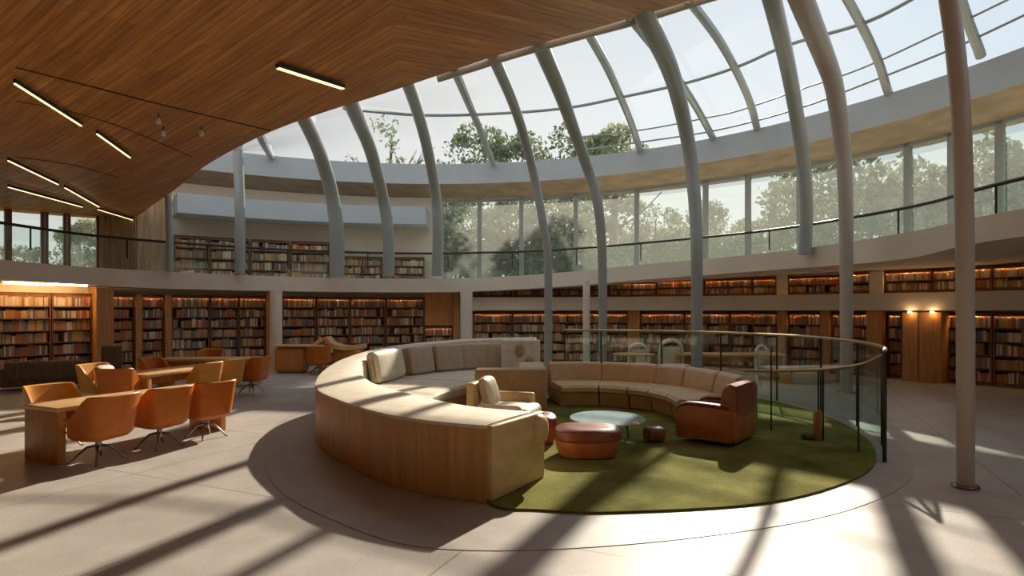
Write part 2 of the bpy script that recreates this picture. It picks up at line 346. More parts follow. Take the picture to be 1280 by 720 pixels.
# ceiling as rows in x : fan from the left wall, triangulated grid clipped by the edge
poly = [Vector((p.x, p.y)) for p in Epts]
poly += [pol(CG, 18.6, math.radians(a)) for a in range(280, 149, -5)]
poly = [p for p in poly]
def inside(p):
    c = False; j = len(poly)-1
    for i in range(len(poly)):
        a, b = poly[i], poly[j]
        if (a.y > p.y) != (b.y > p.y) and p.x < (b.x-a.x)*(p.y-a.y)/(b.y-a.y)+a.x: c = not c
        j = i
    return c
bm = bmesh.new(); vs = [bm.verts.new((p.x,p.y,0)) for p in poly]; bm.faces.new(vs)
bmesh.ops.triangulate(bm, faces=bm.faces[:])
for k in range(-19, 12):
    bmesh.ops.bisect_plane(bm, geom=bm.verts[:]+bm.edges[:]+bm.faces[:], plane_co=(k,0,0), plane_no=(1,0,0))
for v in bm.verts: v.co.z = zc(v.co.x)
r_ = bmesh.ops.extrude_face_region(bm, geom=bm.faces[:])
for v in [g for g in r_['geom'] if isinstance(g, bmesh.types.BMVert)]: v.co.z += .32
bmesh.ops.recalc_face_normals(bm, faces=bm.faces)
me = bpy.data.meshes.new('ceiling'); bm.to_mesh(me); bm.free(); me.materials.append(M_CEIL)
struct(bpy.data.objects.new('ceiling', me)); COL.objects.link(bpy.data.objects['ceiling'])
# recessed joint lines in the ceiling
def ceil_line(pxs, name, mt, r, dz=0.0):
    pts = cr([oncc(*q) for q in pxs], 8); mb = MB(); mb.tube([p+Vector((0,0,dz)) for p in pts], r, 6); return struct(mb.build(name, mt))
ceil_line([(20,84),(110,107),(200,130),(338,163)], 'trim_5', M_DARK, .018)
ceil_line([(20,126),(90,140),(160,162),(240,196)], 'trim_6', M_CASE, .014)
ceil_line([(20,196),(90,206),(150,222)], 'trim_7', M_CASE, .014)
# roof glazing surface between beam and ceiling edge
NB = 44
EdgeR = [Vector((p.x,p.y,zc(p.x)+.2)) for p in mid[6:]]
def resample(pts, n):
    L = [0]
    for a, b in zip(pts, pts[1:]): L.append(L[-1]+(b-a).length)
    out = []; j = 0
    for i in range(n):
        s_ = L[-1]*i/(n-1)
        while j < len(L)-2 and L[j+1] < s_: j += 1
        out.append(pts[j].lerp(pts[j+1], (s_-L[j])/max(1e-9, L[j+1]-L[j])))
    return out
aS = ang(150, C2, R2); aE = math.radians(-62)
Bm = [Vector((*pol(C2, R2+.15, lerp(aS, aE, i/(NB-1))), 7.9)) for i in range(NB)]
Em = resample(EdgeR, NB)
rows = []
for s_ in range(13):
    t = s_/12; rows.append([Bm[i].lerp(Em[i], t)+Vector((0,0,.55*math.sin(PI*t))) for i in range(NB)])
mb = MB(); mb.loft(rows, closed=False, caps=False); struct(mb.build('window_1', M_GLASS))
bvh = BVHTree.FromPolygons([tuple(v) for v in mb.v], mb.f)
# extended copy used only for finding points just off the edges
def onroof(px, py):
    d = Vector(((px-640)/F, 1, (HY-py)/F)).normalized(); h = bvh.ray_cast(Vector((0,0,H)), d)
    return h[0]
def roofbar(name, pxs, r, label, cat, mt=M_MULL, dz=-.05, group=None, flat=1.0):
    pts = [onroof(x, y) for x, y in cr2(pxs)]; pts = [p+Vector((0,0,dz)) for p in pts if p is not None]
    if len(pts) < 2: return None
    o = MB().tube(pts, r, 8, flat=flat).build(name, mt); tag(o, label, cat, group); return o
def cr2(pxs, n=5): return [(p.x, p.y) for p in cr([(a, b, 0) for a, b in pxs], n)]

# ------------------------------------------------------------------ glazing bars on the roof
mulls = [([(345,203),(335,188),(322,160)], 'far left, just right of the timber ceiling'),
 ([(616,203),(600,160),(585,125),(562,70)], 'left of centre, landing above the middle of the ring beam'),
 ([(802,192),(790,155),(775,118),(757,78),(735,38)], 'over the tree tops, landing right of centre'),
 ([(892,172),(872,135),(850,100),(822,62),(785,15)], 'passing behind the thick central rib'),
 ([(949,171),(947,162),(937,125),(918,82),(895,42),(860,-5)], 'right of centre, ending at the top of the beam'),
 ([(1112,117),(1108,107),(1098,75),(1080,35),(1056,-10)], 'between the two thick ribs at upper right'),
 ([(1226,68),(1222,56),(1212,30),(1200,-5)], 'far right behind the nearest column')]
for pts, lab in mulls:
    roofbar('glazing_bar', pts, .115, 'curved silver glass-roof bar '+lab, 'roof bar', group='slim curved bars of the glass roof')
purl = [([(430,133),(530,142),(640,139),(715,132),(775,120),(860,101),(925,80),(985,54),(1075,28),(1130,2),(1200,-40)], .045, 'long grey cross bar running through the middle of the glass roof'),
 ([(700,172),(800,161),(885,145),(925,136),(1000,110),(1080,82),(1175,38),(1245,4),(1330,-38)], .026, 'thin grey cross bar of the glass roof, upper of the lower pair'),
 ([(720,187),(800,176),(900,160),(1000,133),(1080,103),(1180,63),(1245,33),(1330,-8)], .03, 'thin grey cross bar of the glass roof nearest the ring beam')]
for pts, r_, lab in purl: roofbar('roof_purlin', pts, r_, lab, 'roof bar', mt=M_RIB)
pt = [oncc(x, y)+Vector((0,.25,.05)) for x, y in [(545,96),(600,79),(640,66),(740,38),(800,22),(870,0),(930,-18)]]
tag(MB().tube(cr(pt, 5), .085, 10).build('roof_purlin', M_RIB), 'thick pale tube running close along the timber ceiling edge', 'roof bar')

# ------------------------------------------------------------------ ribs and columns
def rib(pts, rad, lab, mt, base=True, cat='column', flat=1.0):
    q = cr([P(*p) for p in pts], 8); n = len(q)
    rs = [lerp(rad[0], rad[1], i/(n-1)) for i in range(n)]
    root = thing('roof_column', lab, cat, (q[0].x, q[0].y, q[0].z if not base else 0))
    loc = Vector(root.location)
    MB().tube([p-loc for p in q], rs, 14, flat=flat).build('shaft', mt, root)
    if base: MB().lathe((0,0,0), [(rad[0]*1.55,0),(rad[0]*1.6,.02),(rad[0]*1.5,.035),(rad[0]*1.02,.04)], 20).build('base_plate', M_CHROME, root)
    return root
def fy(d, z=0.0): return HY+(H-z)*F/d
rib([(1207,fy(6.75),6.75),(1207,450,6.75),(1206,300,6.75),(1203,180,6.8),(1197,90,6.95),(1186,0,7.2),(1165,-120,7.7),(1110,-260,8.8)], (.086,.11), 'nearest tall beige column, standing on bare floor at far right', M_COLM)
rib([(1058,fy(14.5),14.5),(1058,330,14.5),(1057,240,14.5),(1053,180,14.5),(1043,110,14.2),(1030,70,13.9),(1002,0,12.6),(985,-50,12)], (.13,.26), 'thick beige column behind the glass screen that widens into a roof rib', M_COLM)
rib([(871,fy(17),17),(871,330,17),(869,260,17.3),(862,190,17.4),(850,130,16.6),(835,80,15.2),(805,18,13.5),(795,-10,13.2)], (.15,.26), 'pale column rising behind the curved tan sofa into a broad grey rib', M_RIB)
rib([(753,fy(18),18),(753,330,18),(748,260,18),(736,215,18),(718,165,17.2),(700,115,15.6),(676,58,13.9),(668,35,13.4)], (.125,.21), 'right one of the slim column pair behind the tan sofa', M_RIB)
rib([(685,fy(18.5),18.5),(685,330,18.5),(679,280,18.5),(668,222,18.5),(655,170,17.6),(640,125,16),(617,72,13.9),(610,55,13.4)], (.12,.15), 'left one of the slim column pair behind the tan sofa', M_RIB)
up = [([(546,345,21.6),(547,290,21.4),(544,240,21),(534,185,19),(522,140,17),(507,96,14.2),(500,70,13.5)], (.19,.16), 'grey roof rib rising from the gallery rail left of centre'),
 ([(486,345,21.2),(485,290,21),(478,245,20.6),(464,190,18.8),(450,155,16.8),(436,122,14.4),(428,105,13.8)], (.2,.21), 'broad grey roof rib second right of the timber ceiling edge'),
 ([(421,345,20.8),(421,290,20.6),(414,240,20.2),(401,195,18.8),(390,168,16.6),(377,142,14.8),(370,125,14.2)], (.26,.17), 'broad grey roof rib closest to the timber ceiling edge'),
 ([(300,342,19.6),(300,280,19.6),(299,230,19.6),(297,180,19.6)], (.16,.16), 'straight grey post on the gallery under the ceiling edge'),
 ([(212,338,18.6),(212,300,18.6),(211,245,18.6)], (.11,.11), 'slim grey post on the gallery near the left windows'),
 ([(1006,318,16.6),(1008,260,16.6),(1004,200,16.5),(995,140,16),(984,80,15),(965,0,12.9),(957,-30,12.4)], (.17,.2), 'grey green rib left of the widening beige column')]
for pts, rad, lab in up: rib(pts, rad, lab, M_RIB, base=False)
# plain columns at the ground-floor wall
for px, d, zt, wd, lab in ((345,20.0,2.64,.2,'plain white round column beside the amber pier and desk'),(583,21.8,2.75,.22,'plain white round column where the lower gallery begins'),(733,20.2,3.0,.12,'slim pale post behind the right slim column')):
    x, y = G(px, d); tag(MB().lathe((x,y,0), [(wd*1.1,0),(wd*1.1,.04),(wd,.05),(wd,zt)], 24).build('round_column', M_FASC), lab, 'column')

# ------------------------------------------------------------------ bookcases and books
allbooks = []
unit_no = {}
ORD = ['first','second','third','fourth','fifth','sixth','seventh','eighth','ninth','tenth','eleventh','twelfth','thirteenth','fourteenth','fifteenth','sixteenth','seventeenth','eighteenth','nineteenth','twentieth','twenty-first','twenty-second','twenty-third','twenty-fourth']
def bookcase(px0, px1, c, R, z0, z1, nsh, level, lit=False, lab=None, step=None):
    a0, a1 = ang(px0, c, R), ang(px1, c, R); am = (a0+a1)/2
    wdt = 2*R*math.sin(abs(a0-a1)/2); pm = pol(c, R*math.cos((a0-a1)/2)+.0, am); rz = am-PI/2     # local +y points outward, local x along the wall
    k = unit_no.get(level, 0); unit_no[level] = k+1
    root = thing('bookcase', lab or 'dark wooden bookcase %s, %s from the left' % (level, ORD[k]), 'bookcase', (pm.x, pm.y, z0), rz, 'curved wall bookcases '+level)
    hgt = z1-z0; dp = .34
    mb = MB(); t = .035
    mb.box((0,dp,hgt/2),(wdt,.03,hgt)); mb.box((-wdt/2+t/2,dp/2,hgt/2),(t,dp,hgt)); mb.box((wdt/2-t/2,dp/2,hgt/2),(t,dp,hgt)); mb.box((0,dp/2,hgt-.03),(wdt,dp,.06)); mb.box((0,dp/2,.04),(wdt,dp,.08)); mb.box((0,.01,hgt-.055),(wdt,.02,.10))
    nd = max(0, round(wdt/1.0)-1)
    bays = [-wdt/2+wdt*i/(nd+1) for i in range(nd+2)]
    for x in bays[1:-1]: mb.box((x,dp/2,hgt/2),(t,dp,hgt))
    mb.build('carcass', M_SHELF, root, smooth=False)
    sp = (hgt-.14)/nsh
    for i in range(nsh):
        zz = .08+sp*i
        if i: MB().box((0,dp/2,zz),(wdt-.02,dp+.01,.028)).build('shelf', M_SHELF, root, smooth=False)
        for b in range(nd+1):
            x = bays[b]+t/2+.01; xe = bays[b+1]-t/2-.02
            while x < xe:
                if random.random() < .045: x += random.uniform(.05,.2); continue
                run = random.randint(2, 7); ci = random.randrange(12); bh = sp*random.uniform(.62,.88)
                for _ in range(run):
                    tw = random.uniform(.028,.06)
                    if x+tw > xe: break
                    hh = bh*random.uniform(.93,1.05); hh = min(hh, sp-.05); de = random.uniform(.19,.26)
                    cc = ci if random.random() < .55 else random.randrange(12)
                    if lit and i == nsh-1 and random.random() < .6: cc = random.choice((7,3,2))  # paler covers under the strip: its glow put into the book colours
                    loc = Matrix.Translation((pm.x,pm.y,z0)) @ Matrix.Rotation(rz, 4, 'Z') @ Vector((x+tw/2, .04+de/2, zz+.015+hh/2))
                    allbooks.append((loc, (tw*.93, de, hh), rz, cc, level, k, i, nsh))
                    x += tw
                    if random.random() < .02: break
    if lit or level != UG:
        MB().box((0,.045,hgt-.075),(wdt-.1,.025,.025)).build('light_strip', M_LEDW if lit else M_LEDS, root, smooth=False)
    return root
GF = 'on the ground floor'; MG = 'on the lower gallery'; UG = 'on the upper gallery'
pxs = [(-10,64),(65,115),(138,168),(177,205),(214,262),(263,298),(299,332),(353,395),(396,437),(438,482),(483,530)]
for i, (a, b) in enumerate(pxs): bookcase(a, b, C0, R0, 0, 2.5, 7, GF, lit=(i < 3))
bookcase(531, 566, C0, R0, 0, 1.4, 4, GF)
for i, (a, b) in enumerate([(592,640),(641,683),(684,735),(736,784),(801,855),(856,912),(913,972),(986,1026),(1040,1085),(1110,1127),(1180,1240),(1241,1290)]): bookcase(a, b, C0, R0, 0, 1.95, 5, GF, lit=(i in (9,10)))
for i, (a, b) in enumerate([(592,640),(641,700),(701,760),(761,820),(821,880),(881,940),(941,970),(986,1050),(1051,1087),(1106,1165),(1166,1240),(1241,1290)]): bookcase(a, b, C0, R0, 2.5, 3.08 if a < 800 else (3.14 if a < 1000 else 3.2), 2, MG, lit=(i >= 8))
for a, b in [(218,262),(263,312),(314,362),(364,412),(428,478),(490,530)]: bookcase(a, b, C2, 15.7, 3.1, 4.75 if a < 400 else 4.2, 4 if a < 400 else 3, UG)
# books: the 300 that show largest are things, the rest one object
def score(b):
    loc, s_, rz, cc, level, k, i, nsh = b
    px = 640+F*loc.x/loc.y; py = HY-F*(loc.z-H)/loc.y
    if not (2 < px < 1278): return -1
    if level == GF and px < 120 and loc.z < .9: return -1
    if level == UG: return 0
    if 120 < px < 340 and py > 440: return 0
    if 585 < px < 1105 and py > 425: return 0
    if 1195 < px < 1220: return 0
    return s_[0]*s_[2]/loc.y**2*(1 if level == GF else .9)
order = sorted(range(len(allbooks)), key=lambda i: -score(allbooks[i])); top = set(order[:300])
POSW = ['bottom','second','third','fourth','fifth','sixth','seventh']
protos = []
for ci in range(12):
    mb = MB(); mb.box((0,0,0),(1,1,1)); me_o = mb.build('book', M_BOOK[ci], smooth=False); protos.append(me_o)
used = set(); shelfrow = {}
for i in order[:300]:
    loc, s_, rz, cc, level, k, sh, nsh = allbooks[i]
    if cc not in used: o = protos[cc]; used.add(cc)
    else: o = protos[cc].copy(); COL.objects.link(o)
    o.location = loc; o.scale = s_; o.rotation_euler = (0,0,rz)
    row = 'top' if sh == nsh-1 else POSW[sh]
    lab = '%s upright book on the %s shelf of the %s bookcase %s' % (BOOKN[cc], row, ORD[k], level)
    tag(o, lab, 'book', lab.replace('upright book', 'books'))
for ci in range(12):
    if ci not in used: bpy.data.objects.remove(protos[ci])
mb = MB()
for i, b in enumerate(allbooks):
    if i in top: continue
    mb.box(b[0], b[1], b[2], b[3])
tag(mb.build('books', M_BOOK, smooth=False), 'rows of small distant books filling the curved wall bookcases', 'books', kind='stuff')

# amber piers between the bookcases
tn = [8]
def pier(px0, px1, z0, z1, proj=.1, mt=M_PIER, R=R0, name=None):
    a0, a1 = ang(px0, C0, R), ang(px1, C0, R); n = 6; mb = MB(); rings = []
    for i in range(n+1):
        a = lerp(a0, a1, i/n); p, q = pol(C0, R-proj, a), pol(C0, R+.38, a); rings.append([(p.x,p.y,z0),(q.x,q.y,z0),(q.x,q.y,z1),(p.x,p.y,z1)])
    mb.loft(rings); o = mb.build('trim_%d' % tn[0], mt); tn[0] += 1; return struct(o)
pier(115.5,137.5,0,2.66,.35); pier(168.5,176.5,0,2.5,.1); pier(205.5,213.5,0,2.5,.1); pier(332.5,340,0,2.6,.1)
pier(531,566,1.42,2.7,.02); pier(566.5,574,0,2.7,.1)
pier(785,800,0,1.98,.1); pier(973,985,0,1.98,.15); pier(1027,1039,0,1.98,.15); pier(1088,1107,0,1.98,.35)
pier(971,985,2.5,3.18,.05,M_FASC); pier(1088,1105,2.5,3.18,.1,M_FASC)
# wooden kiosk at right
a0, a1 = ang(1128, C0, R0-.5), ang(1178, C0, R0-.5); am = (a0+a1)/2; pm = pol(C0, R0-.1, am); wdt = (R0-.5)*abs(a0-a1)
kio = thing('wooden_booth', 'large amber wood panelled booth between bookcases at right', 'booth', (pm.x, pm.y, 0), am-PI/2)
MB().rbox((0,0,.98),(wdt,.9,1.95),.02,seg=2).build('body', M_PIER, kio)
MB().box((-wdt*.07,-.455,1.0),(.02,.02,1.9)).build('door_gap', M_SHELF, kio, smooth=False)
for xx in (-.25,.3): MB().lathe((xx*wdt,-.56,1.93),[(.05,0),(.05,.03),(.02,.05)],12).build('downlight', M_LEDW, kio)

# ------------------------------------------------------------------ gallery railing (glass + dark handrail)
vis = [i for i in range(len(RT))]
n_vis = 11*10
def rail_h(i): return lerp(.92, .55, min(1, max(0, (i-55)/50)))
rail = thing('gallery_railing', 'long curved glass railing with dark handrail along the upper gallery', 'railing')
rg = []; hr = []
for i in range(-12, n_vis+14):
    p = RT[i % len(RT)]; inw = (Vector((p.x,p.y))-CG).normalized(); q = Vector((p.x,p.y))+inw*.1; h_ = rail_h(i)
    rg.append([(q.x,q.y,p.z+.0),(q.x+inw.x*.015,q.y+inw.y*.015,p.z+.0),(q.x+inw.x*.015,q.y+inw.y*.015,p.z+h_),(q.x,q.y,p.z+h_)]); hr.append((q.x,q.y,p.z+h_+.02))
MB().loft(rg).build('glass_panel', M_RGLASS, rail); MB().tube(hr, .04, 8).build('handrail', M_DARK, rail)
for i in range(-10, n_vis+14, 10):
    p = hr[i+12]; MB().box((p[0],p[1],p[2]-.3),(.03,.03,.6)).build('post', M_DARK, rail, smooth=False)

# ------------------------------------------------------------------ upper windows
wn = [2]
def ztop_at(a, c, R):
    p = pol(c, R, a); best = min(RT, key=lambda q: abs(((math.atan2(q.y-CG.y, q.x-CG.x)-math.atan2(p.y-CG.y, p.x-CG.x)+PI) % (2*PI))-PI)); return best.z-.08
def window(px0, px1, R=16.3, zt=6.75):
    a0, a1 = ang(px0, C2, R), ang(px1, C2, R); zb = ztop_at((a0+a1)/2, C2, R)-.05
    p, q = pol(C2, R, a0), pol(C2, R, a1); m_ = (p+q)/2; L = (q-p).length; rz = math.atan2((q-p).y, (q-p).x)
    root = bpy.data.objects.new('window_%d' % wn[0], None); COL.objects.link(root); root.location = (m_.x,m_.y,zb); root.rotation_euler = (0,0,rz); struct(root); wn[0] += 1
    h_ = zt-zb; mb = MB(); f = .09
    mb.box((-L/2+f/2,0,h_/2),(f,.12,h_)); mb.box((L/2-f/2,0,h_/2),(f,.12,h_)); mb.box((0,0,.05),(L,.12,.1)); mb.box((0,0,h_-.05),(L,.12,.1))
    wf = mb.build('window_frame', M_SHELF if px0 < 130 else M_RIB, root, smooth=False)
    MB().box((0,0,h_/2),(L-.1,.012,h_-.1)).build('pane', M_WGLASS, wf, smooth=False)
for a, b in [(-40,10),(10,55),(56,83),(84,124)]: window(a, b, zt=5.35)
xs = [552,600,652,720,796,882,935,1000,1060,1135,1190,1250,1330,1440,1620]
for a, b in zip(xs, xs[1:]): window(a, b)
def uwall(name, px0, px1, R, z0, z1, mt, th=.2):
    return struct(ring_solid(name, mt, C2, R, R+th, z0, z1, ang(px1, C2, R), ang(px0, C2, R), 30))
uwall('wall_upper_left', 125, 215, 16.3, 3.1, 7.0, M_CURT)
uwall('wall_upper_back', 214, 553, 16.2, 3.0, 7.0, M_WALL)
struct(ring_solid('wall_upper_rear', M_WALL, C2, 16.3, 16.5, 3.2, 9.0, ang(-41, C2, 16.3), ang(1600, C2, 16.3)+2*PI-.0, 60))
uwall('trim_30', 222, 532, 14.9, 5.45, 6.15, M_CONC, 1.3)
# curtains left of the upper library
for j in range(3):
    a = ang(136+j*13, C2, 16.0); mb = MB(); rings = []
    for zz in (3.25, 4.3, 5.3):
        ring = []
        for k in range(24):
            t = k/23; aa = a+(t-.5)*.028; rr = 16.0+.05*math.sin(k*1.9); p = pol(C2, rr, aa); ring.append((p.x,p.y,zz))
        for k in reversed(range(24)):
            t = k/23; aa = a+(t-.5)*.028; rr = 16.03+.05*math.sin(k*1.9); p = pol(C2, rr, aa); ring.append((p.x,p.y,zz))
        rings.append(ring)
    tag(mb.loft(rings).build('curtain', M_CURT), 'tan hanging curtain on the upper gallery, %s from the left windows' % ['first','second','third'][j], 'curtain', 'curtains on the upper gallery')

# ------------------------------------------------------------------ ceiling lamps
lamps = [((347,77),(429,104),.09,'thick warm linear lamp alone on the open timber ceiling'),((18,95),(102,150),.035,'thin linear lamp at far left, topmost of the left strips'),((121,160),(163,191),.035,'short thin linear lamp right of the topmost left strip'),
 ((10,194),(73,225),.03,'thin linear lamp on the left, above the window strip'),((81,229),(124,254),.03,'short linear lamp continuing the strip toward the curtains'),((10,228),(103,254),.03,'lowest long linear lamp just above the left windows'),((122,257),(170,272),.025,'short linear lamp ending near the curtains')]
for a, b, wd, lab in lamps:
    p, q = oncc(*a), oncc(*b); p.z = zc(p.x)-.10; q.z = zc(q.x)-.10; m_ = (p+q)/2
    root = thing('linear_lamp', lab, 'ceiling lamp', m_)
    d = (q-p); L = d.length; rot = d.to_track_quat('X', 'Z').to_matrix().to_4x4()
    mb = MB(); mb.box((0,0,.02),(L,wd*1.25,.07),M=rot); mb.build('housing', M_DARK, root, smooth=False)
    MB().box((0,0,-.025),(L-.02,wd,.02),M=rot).build('diffuser', M_LED, root, smooth=False)
for (px, py), lab in (((198,142),'small spotlight on the timber ceiling, higher of the left pair'),((204,158),'small spotlight on the timber ceiling, lower of the left pair'),((252,158),'small pale spotlight right of the pair')):
    p = oncc(px, py); root = thing('spotlight', lab, 'spotlight', (p.x,p.y,zc(p.x)))
    MB().lathe((0,0,-.1),[(.012,0),(.012,.12)],10).build('stem', M_DARK, root)
    MB().lathe((0,0,-.27),[(.015,.05),(.045,.055),(.055,.09),(.05,.14),(.02,.18)],16).build('lamp_head', M_WHITE, root)
# warm strip under the gallery on the left
p0 = [pol(C0, R0-.3, ang(x, C0, R0-.3)) for x in range(5, 113, 8)]
tag(MB().tube([(p.x,p.y,2.72) for p in p0], .03, 6).build('strip_lamp', M_LEDW), 'warm strip lamp under the gallery above the left bookcases', 'lamp')

# ------------------------------------------------------------------ rug, ring
rugp = [(-.22,6.1),(.25,5.93),(1.0,5.86),(2.63,6.15),(4.0,7.0),(4.84,7.95),(5.5,9.3),(5.85,11.0),(5.75,12.8),(5.0,14.4),(3.5,15.5),(1.5,16.0),(-.8,15.7),(-2.3,14.2),(-2.9,12.2),(-2.75,10.2),(-1.95,8.4),(-.75,7.3)]
def slab(pts, z0, z1, name, mt, n=6):
    q = cr([(x,y,0) for x,y in pts], n, True); return MB().loft([[(p.x,p.y,z) for p in q] for z in (z0, z1)]).build(name, mt, smooth=True)
cen = Vector((1.2,10.9))
ringp = [(-.6,5.0),(1.0,5.1),(2.9,5.72),(4.35,6.7),(5.2,7.75),(5.85,9.2),(6.3,11.0),(6.2,12.95),(5.4,14.9),(3.8,16.3),(1.5,17),(-1.2,16.8),(-3.4,15.2),(-4.2,12.6),(-4.1,10.2),(-3.6,8.7),(-2.7,6.8),(-1.6,5.6)]
struct(slab(ringp, -.02, .006, 'trim_31', M_RING))  # left outline follows the sofa's shadow edge; that shade is in the band's colour
tag(slab([(x,y) for x,y in rugp], .004, .03, 'round_rug', M_RUG), 'large round moss green carpet under the seating group', 'rug')

# ------------------------------------------------------------------ large curved sofa
O = [(-.26,6.17),(-.86,6.44),(-1.47,6.90),(-2.16,7.75),(-2.82,8.75),(-3.18,9.7),(-3.42,10.9),(-3.44,12.2),(-3.15,13.6),(-2.5,14.85),(-1.5,15.75),(-.4,16.2),(.55,16.25)]
Wd = [.98,1.0,1.05,1.05,1.0,.85,.62,.46,.42,.4,.38,.36,.36]
Hh = [.82,.82,.82,.82,.83,.85,.92,1.02,1.12,1.18,1.23,1.26,1.27]
Sd = [0,0,0,.02,.45,.98,1.5,2.0,2.3,2.4,2.3,2.0,1.6]
Z0 = .012
oc = cr([(x,y,0) for x,y in O], 6); NN = len(oc)
def samp(arr, i): 
    t = i/6; j = min(int(t), len(arr)-2); return lerp(arr[j], arr[j+1], t-j)
sofaA = thing('curved_sofa', 'huge curved sofa with wood panelled outside and cream upholstery', 'sofa', (-2.2,10,0))
so_ = Vector(sofaA.location)
nrm = []
for i in range(NN):
    t = (oc[min(i+1,NN-1)]-oc[max(i-1,0)]).normalized(); nrm.append(Vector((t.y,-t.x,0)))
nrm[0] = (Vector((.33,7.11,0))-Vector((-.26,6.17,0))).normalized()
for i in range(1, 5): nrm[i] = nrm[0].lerp(nrm[5], i/5).normalized()
def sec(i, pts):
    return [oc[i]+nrm[i]*u+Vector((0,0,z))-so_ for u, z in pts]
shell, topp, seat, inner = [], [], [], []
for i in range(NN):
    W, h_, s_ = samp(Wd,i), samp(Hh,i), samp(Sd,i)
    shell.append(sec(i, [(0,Z0),(.05,Z0),(.05,h_-.035),(0,h_-.035)]))
    hb = .04
    topp.append(sec(i, [(-.004,h_-.04),(-.01,h_-.028),(-.004,h_-.01),(.03,h_),(W*.5,h_+.008),(W-.05,h_),(W,h_-.03),(W+.03,h_-.1),(W+.06,.46),(W+.06,.4),(.06,.40),(.05,h_-.1)]))
    if i >= 18:
        seat.append(sec(i, [(W+.04,.30),(W+s_-.02,.30),(W+s_,.34),(W+s_,.44),(W+s_-.04,.49),(W+s_*.5,.51),(W+.1,.5),(W+.04,.48)]))
        inner.append(sec(i, [(W*.9,Z0),(W+s_-.05,Z0),(W+s_-.03,.30),(W*.9,.30)]))
    if i <= 22:
        pass
MB().loft(shell).build('outer_panel', M_PANEL, sofaA)
MB().loft(topp).build('backrest', M_CREAM, sofaA)
lb = []
for i in range(NN):
    W = samp(Wd,i); lb.append(sec(i, [(.05,Z0),(W,Z0),(W,.42),(.05,.42)]))
MB().loft(lb).build('base', M_END, sofaA)
# seat cut into cushions
cuts = [0,5,13,21,29,37,45,len(seat)-1]
for a, b in zip(cuts, cuts[1:]):
    b = min(b, len(seat)-1)
    if b > a:
        seg = seat[a:b+1]; e0 = [seg[0][k].lerp(seg[1][k], .14) for k in range(len(seg[0]))]; e1 = [seg[-1][k].lerp(seg[-2][k], .14) for k in range(len(seg[0]))]
        MB().loft([e0]+seg[1:-1]+[e1]).build('seat_cushion', M_CREAM, sofaA)
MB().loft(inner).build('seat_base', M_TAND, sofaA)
# near end: tan end panel and rolled arm
e = Vector((.33,7.11,0))-Vector((-.26,6.17,0)); el = e.length; er = math.atan2(e.y,e.x); m_ = (Vector((.33,7.11,0))+Vector((-.26,6.17,0)))/2
Mx = Matrix.Translation(m_-so_) @ Matrix.Rotation(er, 4, 'Z')
MB().rbox((0,-.02,.42),(el,.10,.78),.025,M=Mx).build('end_panel', M_END, sofaA)
MB().rbox((.42,.0,.62),(.28,.34,.36),.13,seg=5,M=Mx).build('rolled_arm', M_TAN, sofaA)
# far end: rounded white panel with two oval openings' pads
far = oc[-1]; nf = nrm[-1]
pan = thing('x','x','x') if False else None
mb = MB(); rings = []
for dx in (0, .07):
    ring = []
    for k in range(28):
        a = 2*PI*k/28; ca, sa = math.cos(a), math.sin(a); q = (abs(ca)**4+abs(sa)**4)**(-.25)
        ring.append(Vector((far.x+.02+dx, far.y-.35+ca*q*.5, .68+sa*q*.60))-so_)
    rings.append(ring)
mb.loft(rings).build('end_frame', M_WHITE, sofaA)
fe = thing('x','x','x') if False else None
mb = MB(); mb.rbox((0,0,0),(1.0,.12,.95),.10,seg=4,M=Matrix.Translation(Vector((.22,15.3,.78))-so_)); mb.build('end_shield', M_WHITE, sofaA)
for dx, dz, s1 in ((-.02,.18,.17),(.22,-.2,.2)):
    MB().lathe((.22+dx-so_.x,15.3-.1-so_.y,.80+dz-.0),[(.02,-s1),(s1*.5,-s1*.8),(s1*.7,0),(s1*.5,s1*.8),(.02,s1)],16,sy=.6).build('oval_pad', M_TAND, sofaA)
# loose cushions along the back
cpos = [(22.5,'rolled cream cushion at the left end of the cushion row',1.0),(27,'taupe cushion second from the left end of the row',.0),(31.5,'taupe cushion in the middle of the row of five',.0),(37,'taupe cushion fourth along the row, right of the middle one',.0),(43,'taupe cushion at the far right end of the row',.0)]
def back_cushion(i, wdt, hgt, lab, mt, dep=.28, off=.2, group=True):
    ii = int(i); p = oc[ii].lerp(oc[ii+1], i-ii); n = nrm[ii]; W = samp(Wd, i); p = p+n*(W+off); rz = math.atan2(n.y, n.x)+PI/2
    r = thing('sofa_cushion', lab, 'cushion', (p.x,p.y,.50), rz, 'loose cushions along the curved sofa')
    return r
lens = [0]
for a, b in zip(oc, oc[1:]): lens.append(lens[-1]+(b-a).length)
cl = []
specs = [(484,1.5,.64,M_CREAM),(527,.86,.62,M_CUSH),(559,.80,.62,M_CUSH),(591,.76,.62,M_CUSH),(623,.74,.62,M_CUSH)]
for (px, wdt, hgt, mt), (_, lab, _) in zip(specs, cpos):
    best = None
    for i in range(37, NN):
        W = samp(Wd, i); q = oc[i]+nrm[i]*(W+.24); e_ = abs(640+F*q.x/q.y-px)
        if best is None or e_ < best[0]: best = (e_, i, q)
    _, i, q = best; n = nrm[i]; print('CUSH', px, i, q, best[0]); rz = math.atan2(n.y, n.x)-PI/2
    r = thing('sofa_cushion', lab, 'cushion', (q.x,q.y,.515), rz, 'loose cushions along the curved sofa')
    cb = MB().rbox((0,0,hgt/2),(wdt,.24,hgt),.055 if mt is M_CUSH else .11,seg=4,cuts=3,puff=.03,tilt=.2).build('cushion_body', mt, r)
    if mt is M_CREAM: MB().lathe((0,0,0),[(.02,0)],4) if False else MB().rbox((-wdt/2-.0,0,hgt/2),(.03,.22,hgt*.86),.012,seg=2,tilt=.12).build('end_gusset', M_TAND, cb)

